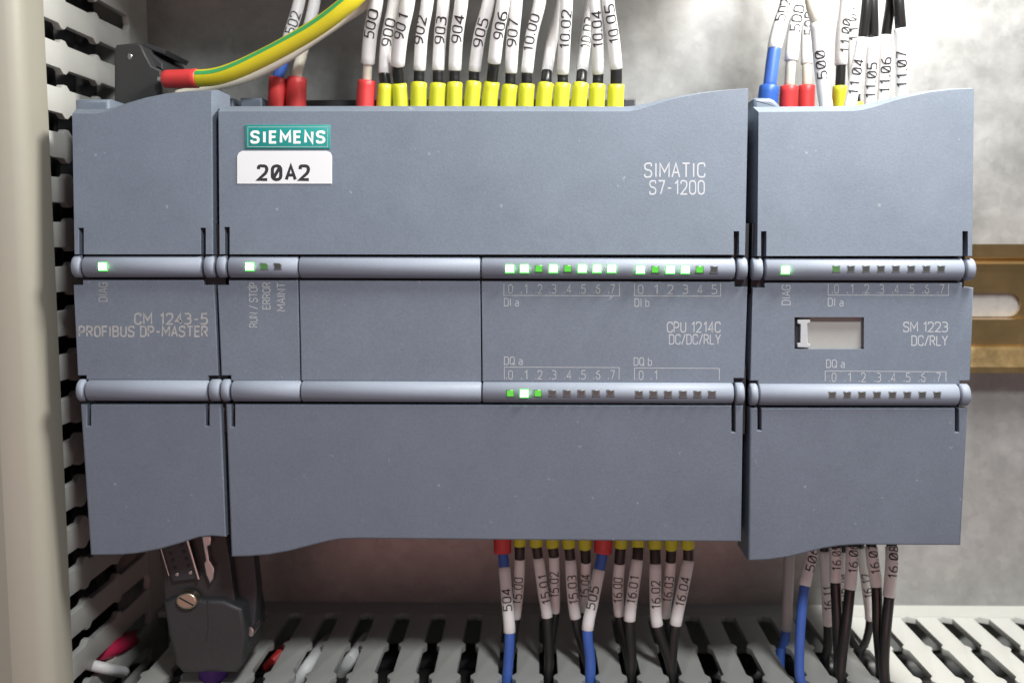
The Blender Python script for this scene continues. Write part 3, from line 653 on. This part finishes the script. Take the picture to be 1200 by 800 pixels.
smw(968, 130, [(966.5, 115, 0), (961.5, 75, -1), (957, 30, -2), (950, 0, -3)], 140, M_CREAM, M_CREAM, '500', 76, 30, 'thick cream wire marked 500 standing in front above the right module', Y=24, d=2.6, ds=3.0, fw=15, a0=-.2, slash=True, v_end=25)
smw(983.5, 101, [(984.5, 100, 0), (985.5, 78, 0), (987, 40, 0), (992, 0, 1)], 77, M_YEL, M_BLACK, '11.00', 44, 38, 'grey sleeved wire marked 11.00 in the yellow collar above the right module', Y=40, d=2.3, ds=3.0, fw=17.5, a0=.45, slash=True)
smw(1003, 120, [(1002, 110, 0), (999.5, 60, 1), (997, 30, 1), (993, 0, 2)], 112, M_YEL, M_BLACK, '11.01', 30, 38, 'grey sleeved wire marked 11.01 behind the bright sleeves above the right module', Y=47, d=2.3, ds=3.0, fw=17, a0=.2, slash=True)
smw(996, 135, [(998, 115, 0), (1004, 80, -1), (1011, 44, -2), (1016, 0, -3)], 140, M_YEL, M_BLACK, '11.04', 91, 40, 'bright sleeved wire marked 11.04 above the right module, leftmost of four bright ones', Y=25, d=2.2, ds=2.7, fw=14, a0=-.1, slash=True, v_end=44)
smw(1020, 135, [(1020, 115, 0), (1022, 80, -1), (1023.5, 44, -2), (1022.5, 0, -3)], 140, M_YEL, M_BLACK, '11.05', 95, 40, 'bright sleeved wire marked 11.05 above the right module, second of four bright ones', Y=26, d=2.3, ds=2.8, fw=14, a0=-.3, slash=True, v_end=44)
smw(1034, 135, [(1035, 115, 0), (1037, 80, -1), (1038.5, 41, -2), (1044, 0, -2)], 140, M_YEL, M_BLACK, '11.06', 89, 40, 'bright sleeved wire marked 11.06 above the right module, third of four bright ones', Y=27, d=2.2, ds=2.7, fw=14, a0=-.1, slash=True, v_end=41)
smw(1057, 135, [(1057, 110, 0), (1057, 80, -1), (1055.5, 33, -2), (1053, 0, -3)], 140, M_YEL, M_BLACK, '11.07', 82, 40, 'bright sleeved wire marked 11.07, rightmost above the right module', Y=25, d=2.4, ds=2.9, fw=14, a0=-.35, slash=True, v_end=33)
# earth wire and its cream companion
ctrl = [(186, 93, 22), (232, 92, 20), (255, 89.5, 19), (280, 81, 18), (310, 67, 17), (340, 51, 16), (370, 33, 15), (400, 11, 14), (424, -12, 14), (455, -70, 15), (470, -140, 20)]
P = Path([p3(*c) for c in ctrl]); ew = thing('earth_wire', P.P[0], 'thick yellow and green striped earth wire in a red collar', 'wire')
s_c = float(P.s[np.argmin(np.abs(np.array([np.linalg.norm(p - p3(232, 92, 20)) for p in P.P])))])
V, F = tube(P, 1.5, s_c, 2.0, 2.15); obj('ferrule_collar', V, F, M_RED, ew, 50)
V, F = tube(P, 0, 2.2, .8, .8); obj('ferrule_pin', V, F, M_SILV, ew, 50)
V, F = tube(P, s_c - 1, P.L, 1.93, 1.93, seg=20); ins = obj('insulation', V, F, M_YG, ew, 50)
V = []; F = []; ns = 60
for k in range(ns + 1):
    t = s_c + .05 + (P.L - s_c - .3) * k / ns; p, e, f, b = P.at(t)
    for j in range(5):
        a = -.55 + .05 * math.sin(k * .3) + (j - 2) * .13; V.append(p + 1.96 * (math.cos(a) * f + math.sin(a) * b))
    if k:
        for j in range(4): q0 = (k - 1) * 5 + j; F.append((q0, q0 + 1, q0 + 6, q0 + 5))
obj('green_stripe', V, F, M_GREEN, ins, 50)
ctrl = [(205, 112, 34), (245, 103, 32), (290, 91, 30), (330, 71, 28), (365, 48, 27), (400, 24, 26), (432, 0, 25), (470, -60, 25), (480, -140, 26)]
P = Path([p3(*c) for c in ctrl]); cw = thing('wire', P.P[0], 'thin cream wire running just below the striped earth wire', 'wire'); V, F = tube(P, 0, P.L, 1.15); obj('insulation', V, F, M_CREAM, cw, 50)

GB = 'wires hanging from the middle module'
def duct_pt(u, v):
    p = slot_x(u, v); return p
def low_wire(uf, col, vf, pts, v1, v2, ins, low, tx, vt, lab, Y=31, d=2.4, ds=2.9, fw=17, tl=32, a0=0, group=GB, slash=False, slv_mat=None):
    sc = FPX / (Y - CAM[1])
    ctrl = [p3(uf, 612, Y), p3(uf, vf - 4, Y)] + [p3(u, v, Y + dy) for u, v, dy in pts]
    l = ctrl[-1]; sx = xs0 + 10 * round((l[0] - xs0) / 10); l[0] += (sx - l[0]) * .6; ctrl[-2][0] += (sx - ctrl[-2][0]) * .12
    ctrl += [np.array([sx, l[1] - 1, ZB - 2]), np.array([sx, l[1] - 3, ZB - 14]), np.array([sx + 3, l[1] - 6, ZB - 34])]
    Pp = Path(ctrl); w = thing('wire', Pp.P[0], lab, 'wire', group)
    A, B_ = Pp.sv(v1), Pp.sv(v2); f = Pp.sv(vf)
    if col: V, F = tube(Pp, 0, f, fw / sc / 2, (fw - .8) / sc / 2); obj('ferrule_collar', V, F, col, w, 50)
    V, F = tube(Pp, f - .6 if col else 0, A + 1, d / 2, d / 2); obj('insulation', V, F, ins, w, 50)
    V, F = tube(Pp, A, B_, ds / 2, ds / 2); slv = obj('marker_sleeve', V, F, slv_mat or M_SLEEVE, w, 50)
    V, F = tube(Pp, B_ - 1, Pp.L, d / 2, d / 2); obj('insulation', V, F, low, w, 50)
    if tx:
        s0 = Pp.sv(vt); V, F = tube_text(Pp, tx, s0, tl / sc, 10.5 / sc, ds / 2, -1, a0, slash); obj('lettering', V, F, M_BLACKINK, slv, 0)
LW = [
 (589, M_RED, 648, [(591, 664, -1), (594, 700, -3), (597.5, 740, -5), (598, 775, -5)], 664, 741, M_BLUE, M_BLUE, '504', 702, 'blue wire marked 504 in the left red collar under the middle module', 22, 2.5, 2.9, 25, 0),
 (609, M_YEL, 639.5, [(609, 655, 0), (607.5, 690, 1), (605, 724, 2), (604, 760, 2)], 654, 724, M_BROWN, M_BLACK, '15.00', 690, 'black wire marked 15.00 under the middle module, beside the left red collar', 16, 2.5, 2.7, 36, .1),
 (628.5, M_YEL, 639.5, [(631, 654, 0), (636, 690, -1), (641, 723, -2), (645, 770, -2)], 653, 723, M_BROWN, M_BLACK, '15.01', 690, 'black wire marked 15.01 under the middle module, third of twelve from the left', 17, 2.4, 2.7, 36, -.4),
 (647.5, M_YEL, 641, [(649, 652, 0), (650, 685, 1), (651, 717, 2), (648, 755, 3)], 651, 717, M_BROWN, M_BLACK, '15.02', 683, 'black wire marked 15.02 under the middle module, fourth of twelve from the left', 17, 2.5, 2.6, 34, .1),
 (666.5, M_YEL, 641, [(668.5, 655, 0), (670.5, 690, -1), (672.5, 724, -1), (682, 770, -1)], 655, 724, M_BROWN, M_BLACK, '15.03', 690, 'black wire marked 15.03 under the middle module, fifth of twelve from the left', 17, 2.5, 2.8, 34, -.1),
 (685.5, M_YEL, 642, [(686.5, 657, 1), (685.5, 690, 3), (683, 716, 4), (688, 760, 4)], 657, 716, M_BROWN, M_BLACK, '15.04', 684, 'black wire marked 15.04 half hidden behind a blue one under the middle module', 17, 2.5, 2.6, 34, .1),
 (706.5, M_RED, 648, [(702.5, 666, -1), (695.5, 700, -3), (688, 738, -5), (692, 772, -5)], 667, 738, M_BLUE, M_BLUE, '505', 700, 'blue wire marked 505 in the right red collar under the middle module', 22.5, 2.6, 2.9, 26, .3),
 (727.5, M_YEL, 641.5, [(726, 658, 0), (724, 690, 1), (725, 721, 1), (734, 765, 1)], 659, 721, M_BROWN, M_BLACK, '16.00', 689, 'black wire marked 16.00 under the middle module, just right of the right red collar', 17, 2.6, 2.8, 34, .1),
 (747.5, M_YEL, 641, [(747, 655, -1), (742, 690, -2), (737.5, 727, -3), (741, 770, -3)], 655, 727, M_BROWN, M_BLACK, '16.01', 690, 'black wire marked 16.01 under the middle module, ninth of twelve from the left', 17, 2.6, 2.9, 34, .2),
 (767.5, M_YEL, 643, [(768, 660, -1), (768, 695, -2), (768, 733, -3), (779, 772, -3)], 660, 733, M_BROWN, M_BLACK, '16.02', 696, 'black wire marked 16.02 under the middle module, tenth of twelve from the left', 17.5, 2.6, 2.9, 34, 0),
 (786.5, M_YEL, 642.5, [(786, 657, 1), (783, 690, 2), (779, 723, 3), (783, 760, 3)], 657, 723, M_BROWN, M_BLACK, '16.03', 688, 'black wire marked 16.03 under the middle module, eleventh of twelve from the left', 17, 2.5, 2.7, 34, .1),
 (806, M_YEL, 642, [(806.5, 656, 0), (800, 690, -2), (792, 732, -3), (787, 772, -3)], 656, 732, M_BROWN, M_BLACK, '16.04', 693, 'black wire marked 16.04, rightmost under the middle module', 17, 2.5, 2.9, 34, .1),
]
for uf, col, vf, pts, v1, v2, ins, low, tx, vt, lab, fw, d, ds, tl, a0 in LW:
    low_wire(uf, col, vf, pts, v1, v2, ins, low, tx, vt, lab, fw=fw, d=d, ds=ds, tl=tl, a0=a0)
GC = 'wires hanging from the right module'
SW = [
 (925, [(924.5, 660, 0), (923, 700, 2), (922, 740, 3), (921, 762, 3)], 645, 738, M_BLUE, None, 0, 'greyed white sleeve with painted shade on blue wire, leftmost under the right module', 42, 2.4, 2.7, 0),
 (953, [(950, 655, -1), (943, 686, -3), (938, 730, -5), (931, 785, -6)], 640, 686, M_BLUE, '506', 655, 'blue wire with a short white sleeve under the right module', 28, 2.3, 2.8, 28),
 (966, [(967, 660, 0), (969, 695, 2), (971, 732, 3), (976, 760, 3)], 645, 732, M_BLACK, '16.11', 698, 'black wire in a long sleeve marked 16.11 under the right module', 37, 2.3, 2.7, 34),
 (979, [(979, 655, 0), (979, 682, -1), (981, 730, -2), (984, 770, -2)], 640, 682, M_BLACK, '16.05', 652, 'black wire marked 16.05 under the right module, left of a crossing pair', 30, 2.5, 2.8, 34),
 (988, [(987.5, 660, 1), (986, 690, 3), (983, 715, 4), (985, 750, 4)], 645, 702, M_BLACK, '16.10', 684, 'thin sleeve marked 16.10 squeezed between two black wires under the right module', 40, 2.0, 2.3, 34),
 (998.5, [(998.5, 655, -1), (996, 690, -2), (992, 735, -3), (988, 775, -3)], 640, 690, M_BLACK, '16.06', 654, 'black wire marked 16.06 under the right module, right of a crossing pair', 29, 2.5, 2.9, 34),
 (1008, [(1010, 650, 1), (1015, 685, 3), (1021, 725, 4), (1027, 752, 4)], 640, 726, M_BLACK, '16.12', 684, 'slanting sleeve marked 16.12 behind a black wire under the right module', 40, 2.0, 2.4, 34),
 (1021, [(1022.5, 655, -1), (1027, 687, -2), (1028, 735, -3), (1031, 772, -3)], 640, 687, M_BLACK, '16.07', 655, 'black wire marked 16.07 under the right module, second from the right end', 30, 2.5, 2.9, 34),
 (1045, [(1045, 660, -2), (1042, 699, -3), (1038, 740, -4), (1034, 778, -4)], 640, 699, M_BLACK, '16.08', 659, 'black wire marked 16.08, rightmost under the right module', 28, 2.5, 3.0, 36),
]
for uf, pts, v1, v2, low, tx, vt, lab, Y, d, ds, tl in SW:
    low_wire(uf, None, 640, pts, v1, v2, low, low, tx, vt, lab, Y=Y, d=d, ds=ds, tl=tl, group=GC, slash=True, slv_mat=M_SLEEVE_SHADED if lab.startswith('grey') else None)

# ------------------------------------------------------------------ plug above the communication module
pl = thing('power_plug', p3(160, 118, 36), 'charcoal plastic plug above the communication module, holding the earth wire', 'plug')
Yq = 24
V, F = prism(lin([(133.5, 125), (133.5, 58), (136, 52.5), (160, 50), (166, 53), (171, 64), (178, 77), (189, 82), (190, 125)], Yq), Yq, 52, .5, 2); obj('plug_body', V, F, M_PLUG, pl, 35)
V, F = prism(lin([(171, 62), (176, 62), (190, 74), (190, 81.5), (178, 76.5)], Yq + 3), Yq + 3, 50, .2, 1); obj('plug_shoulder', V, F, M_CONN, pl, 35)
V, F = prism(lin([(164, 52.5), (170, 50.5), (195, 59), (192, 64), (180, 60)], Yq + 6), Yq + 6, 46, .2, 1); obj('release_lever', V, F, M_TERM, pl, 35)
x, z = px(152, 66.5, Yq); V, F = prism([(x + .55 * math.cos(a), z + .75 * math.sin(a)) for a in np.linspace(0, 2 * math.pi, 12, endpoint=False)], Yq - .15, Yq + .5, .1, 1); obj('pin_head', V, F, M_SILV, pl)
MB().box((px(133.5, 100, Yq)[0] + .8, Yq + 4, 84), (px(190, 100, Yq)[0] - .8, 50, px(150, 112, Yq)[1]), .2).obj('plug_foot', M_PLUG, pl)

# ------------------------------------------------------------------ bus connector under the communication module
bc = thing('bus_connector', p3(240, 790, 25), 'dark grey bus connector with brass screw plugged under the communication module', 'connector')
Yc = 14
V, F = prism(lin([(191, 706), (203, 700), (262, 703), (284, 713), (289, 742), (284, 780), (278, 788), (213, 788), (206, 780), (197, 745)], Yc), Yc, 31, 1.0, 3); hood = obj('hood', V, F, M_CONN, bc, 30)
V, F = prism(lin([(181, 612), (262, 612), (270, 660), (277, 712), (194, 712), (188, 660)], Yc + 2), Yc + 2, 30, .5, 2); obj('shell', V, F, M_PLUG, bc, 30)
V, F = prism(lin([(258, 612), (294, 612), (302, 690), (299, 738), (290, 756), (282, 750), (276, 712), (268, 660)], Yc + 5), Yc + 5, 23, .8, 2); obj('side_cover', V, F, M_TERM, bc, 30)
seam = flat_lines([[(243, 702), (244, 735), (241, 752)]], M_DARK, hood, Yc, .22, 'seam')
sock = prism(lin([(190, 632), (221, 628), (233, 677), (203, 681), (196, 662)], Yc + 1), Yc + .6, Yc + 4, .3, 2); so = obj('socket', *sock, M_TERM, bc, 35)
for i in range(5):
    for j in range(2):
        u = 197 + i * 2.6 + j * 14.5 + (1.2 if j else 0); v = 640 + i * 8.2 - j * 2
        x, z = px(u, v, Yc + .5); V, F = prism([(x + .45 * math.cos(a), z + .45 * math.sin(a)) for a in np.linspace(0, 2 * math.pi, 8, endpoint=False)], Yc + .45, Yc + .7, .08, 1); obj('pin_hole', V, F, M_SILV if (i == 4) else M_DARK, so)
for a, b, w in (((186, 634), (198, 674), 1.3), ((219.5, 632), (233, 678), 3.4)):
    pa, pb = p3(*a, Yc - .2), p3(*b, Yc - .2); V, F = tube(Path([pa, (pa + pb) / 2, pb]), 0, np.linalg.norm(pa - pb), w / 10.6, w / 10.6, 8); obj('shell_rim', V, F, M_SILV, bc)
V, F = prism(lin([(236, 628), (247, 628), (247, 638), (243, 640), (245, 656), (251, 666), (250, 678), (246, 684), (241, 672), (239, 660), (241, 656)], Yc - .2), Yc - .2, Yc + 2, .25, 2); obj('latch_clip', V, F, M_SILV, bc)
x, z = px(221, 701.5, Yc)
hd = [(x + 2.5 * math.cos(a), z + 2.0 * math.sin(a)) for a in np.linspace(0, 2 * math.pi, 18, endpoint=False)]
V, F = prism(hd, Yc - 1.6, Yc + 1, .5, 3); scr = obj('screw', V, F, M_BRASS, bc)
V, F = prism([(x - 1.7, z + .75), (x - 1.5, z + 1.05), (x + 1.7, z - .75), (x + 1.5, z - 1.05)], Yc - 1.68, Yc - 1.3, 0); obj('screw_slot', V, F, M_DARK, scr, 0)
x, z = px(294, 739, Yc + 3); V, F = prism([(x + .9 * math.cos(a), z + 1.3 * math.sin(a)) for a in np.linspace(0, 2 * math.pi, 12, endpoint=False)], Yc + 2.4, Yc + 8, .3, 2); obj('screw', V, F, M_SILV, bc)
P = Path([p3(250, 776, 24), p3(250, 792, 23), p3(251, 815, 22), p3(252, 850, 22), p3(252, 900, 24)])
pc = thing('bus_cable', P.P[0], 'violet round bus cable leaving the bottom of the connector', 'cable'); V, F = tube(P, 0, P.L, 3.4, seg=18); obj('insulation', V, F, M_PURP, pc, 50)

# ------------------------------------------------------------------ wires lying inside the ducts
def loose(name, pts, r, m_, label):
    P = Path(pts); w = thing(name, P.P[0], label, 'wire', 'loose wires inside the ducts'); V, F = tube(P, 0, P.L, r); obj('insulation', V, F, m_, w, 50)
def at_z(u, v, z):
    d = RC @ np.array([(u - 600) / FPX, 1.0, -(v - 400) / FPX]); t = (z - CAM[2]) / d[2]; return CAM + d * t
zi = ZB - 3.6
loose('cable', [at_z(70, 786, ZB - 3), at_z(98, 771, ZB + .5), at_z(116, 763, ZB + 1.2), at_z(134, 757, ZB + .8), at_z(152, 750, ZB - 3), at_z(175, 745, ZB - 9)], 2.5, M_PINK, 'red cable showing in the lower left corner between the two ducts')
loose('wire', [at_z(62, 766, ZB - 1), at_z(88, 774, ZB + .8), at_z(108, 779, ZB + 1.4), at_z(126, 783, ZB + .2), at_z(146, 787, ZB - 5)], 1.4, M_SLEEVE, 'white wire lying under the red cable in the lower left corner')
loose('wire', [at_z(346, 800, zi - 4), at_z(360, 782, zi), at_z(370, 768, zi + .3), at_z(378, 757, zi - .6), at_z(392, 742, zi - 6)], 1.75, M_SLEEVE, 'white wire lying in a slot of the bottom duct, right of the bus connector')
loose('wire', [at_z(398, 790, zi - 6), at_z(411, 772, zi - .4), at_z(419, 761, zi + .3), at_z(427, 750, zi - 1), at_z(440, 736, zi - 7)], 1.7, M_SLEEVE, 'white wire lying in a slot of the bottom duct, midway to the lower wires')
loose('wire', [at_z(312, 782, zi - 5), at_z(325, 769, zi), at_z(331, 762, zi), at_z(340, 752, zi - 4)], 1.3, M_RED, 'short piece of red wire seen in a slot beside the bus connector')
for Y, place in ((20, 'nearest the lid'), (33, 'second from the lid'), (46, 'third from the lid'), (60, 'nearest the back plate')):  # black cables added behind the slots to make the duct insides dark
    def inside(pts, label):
        P = Path(pts); w = thing('cable', P.P[0], label, 'cable', 'cables added inside the ducts to darken the slots'); V, F = tube(P, 0, P.L, 6.2); obj('insulation', V, F, M_BLACK, w, 50)
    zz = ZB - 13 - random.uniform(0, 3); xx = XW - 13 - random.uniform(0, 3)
    inside([(XW - 5, Y, zz - 6), (60, Y + 1, zz), (140, Y - 1, zz - 1.5), (240, Y, zz), (325, Y, zz - 1)], 'added black cable darkening the slots of the bottom duct, ' + place)
    inside([(xx, Y, -70), (xx - 1, Y + 1, 0), (xx, Y - 1, 80), (xx - 1, Y, 185)], 'added black cable darkening the slots of the left duct, ' + place)
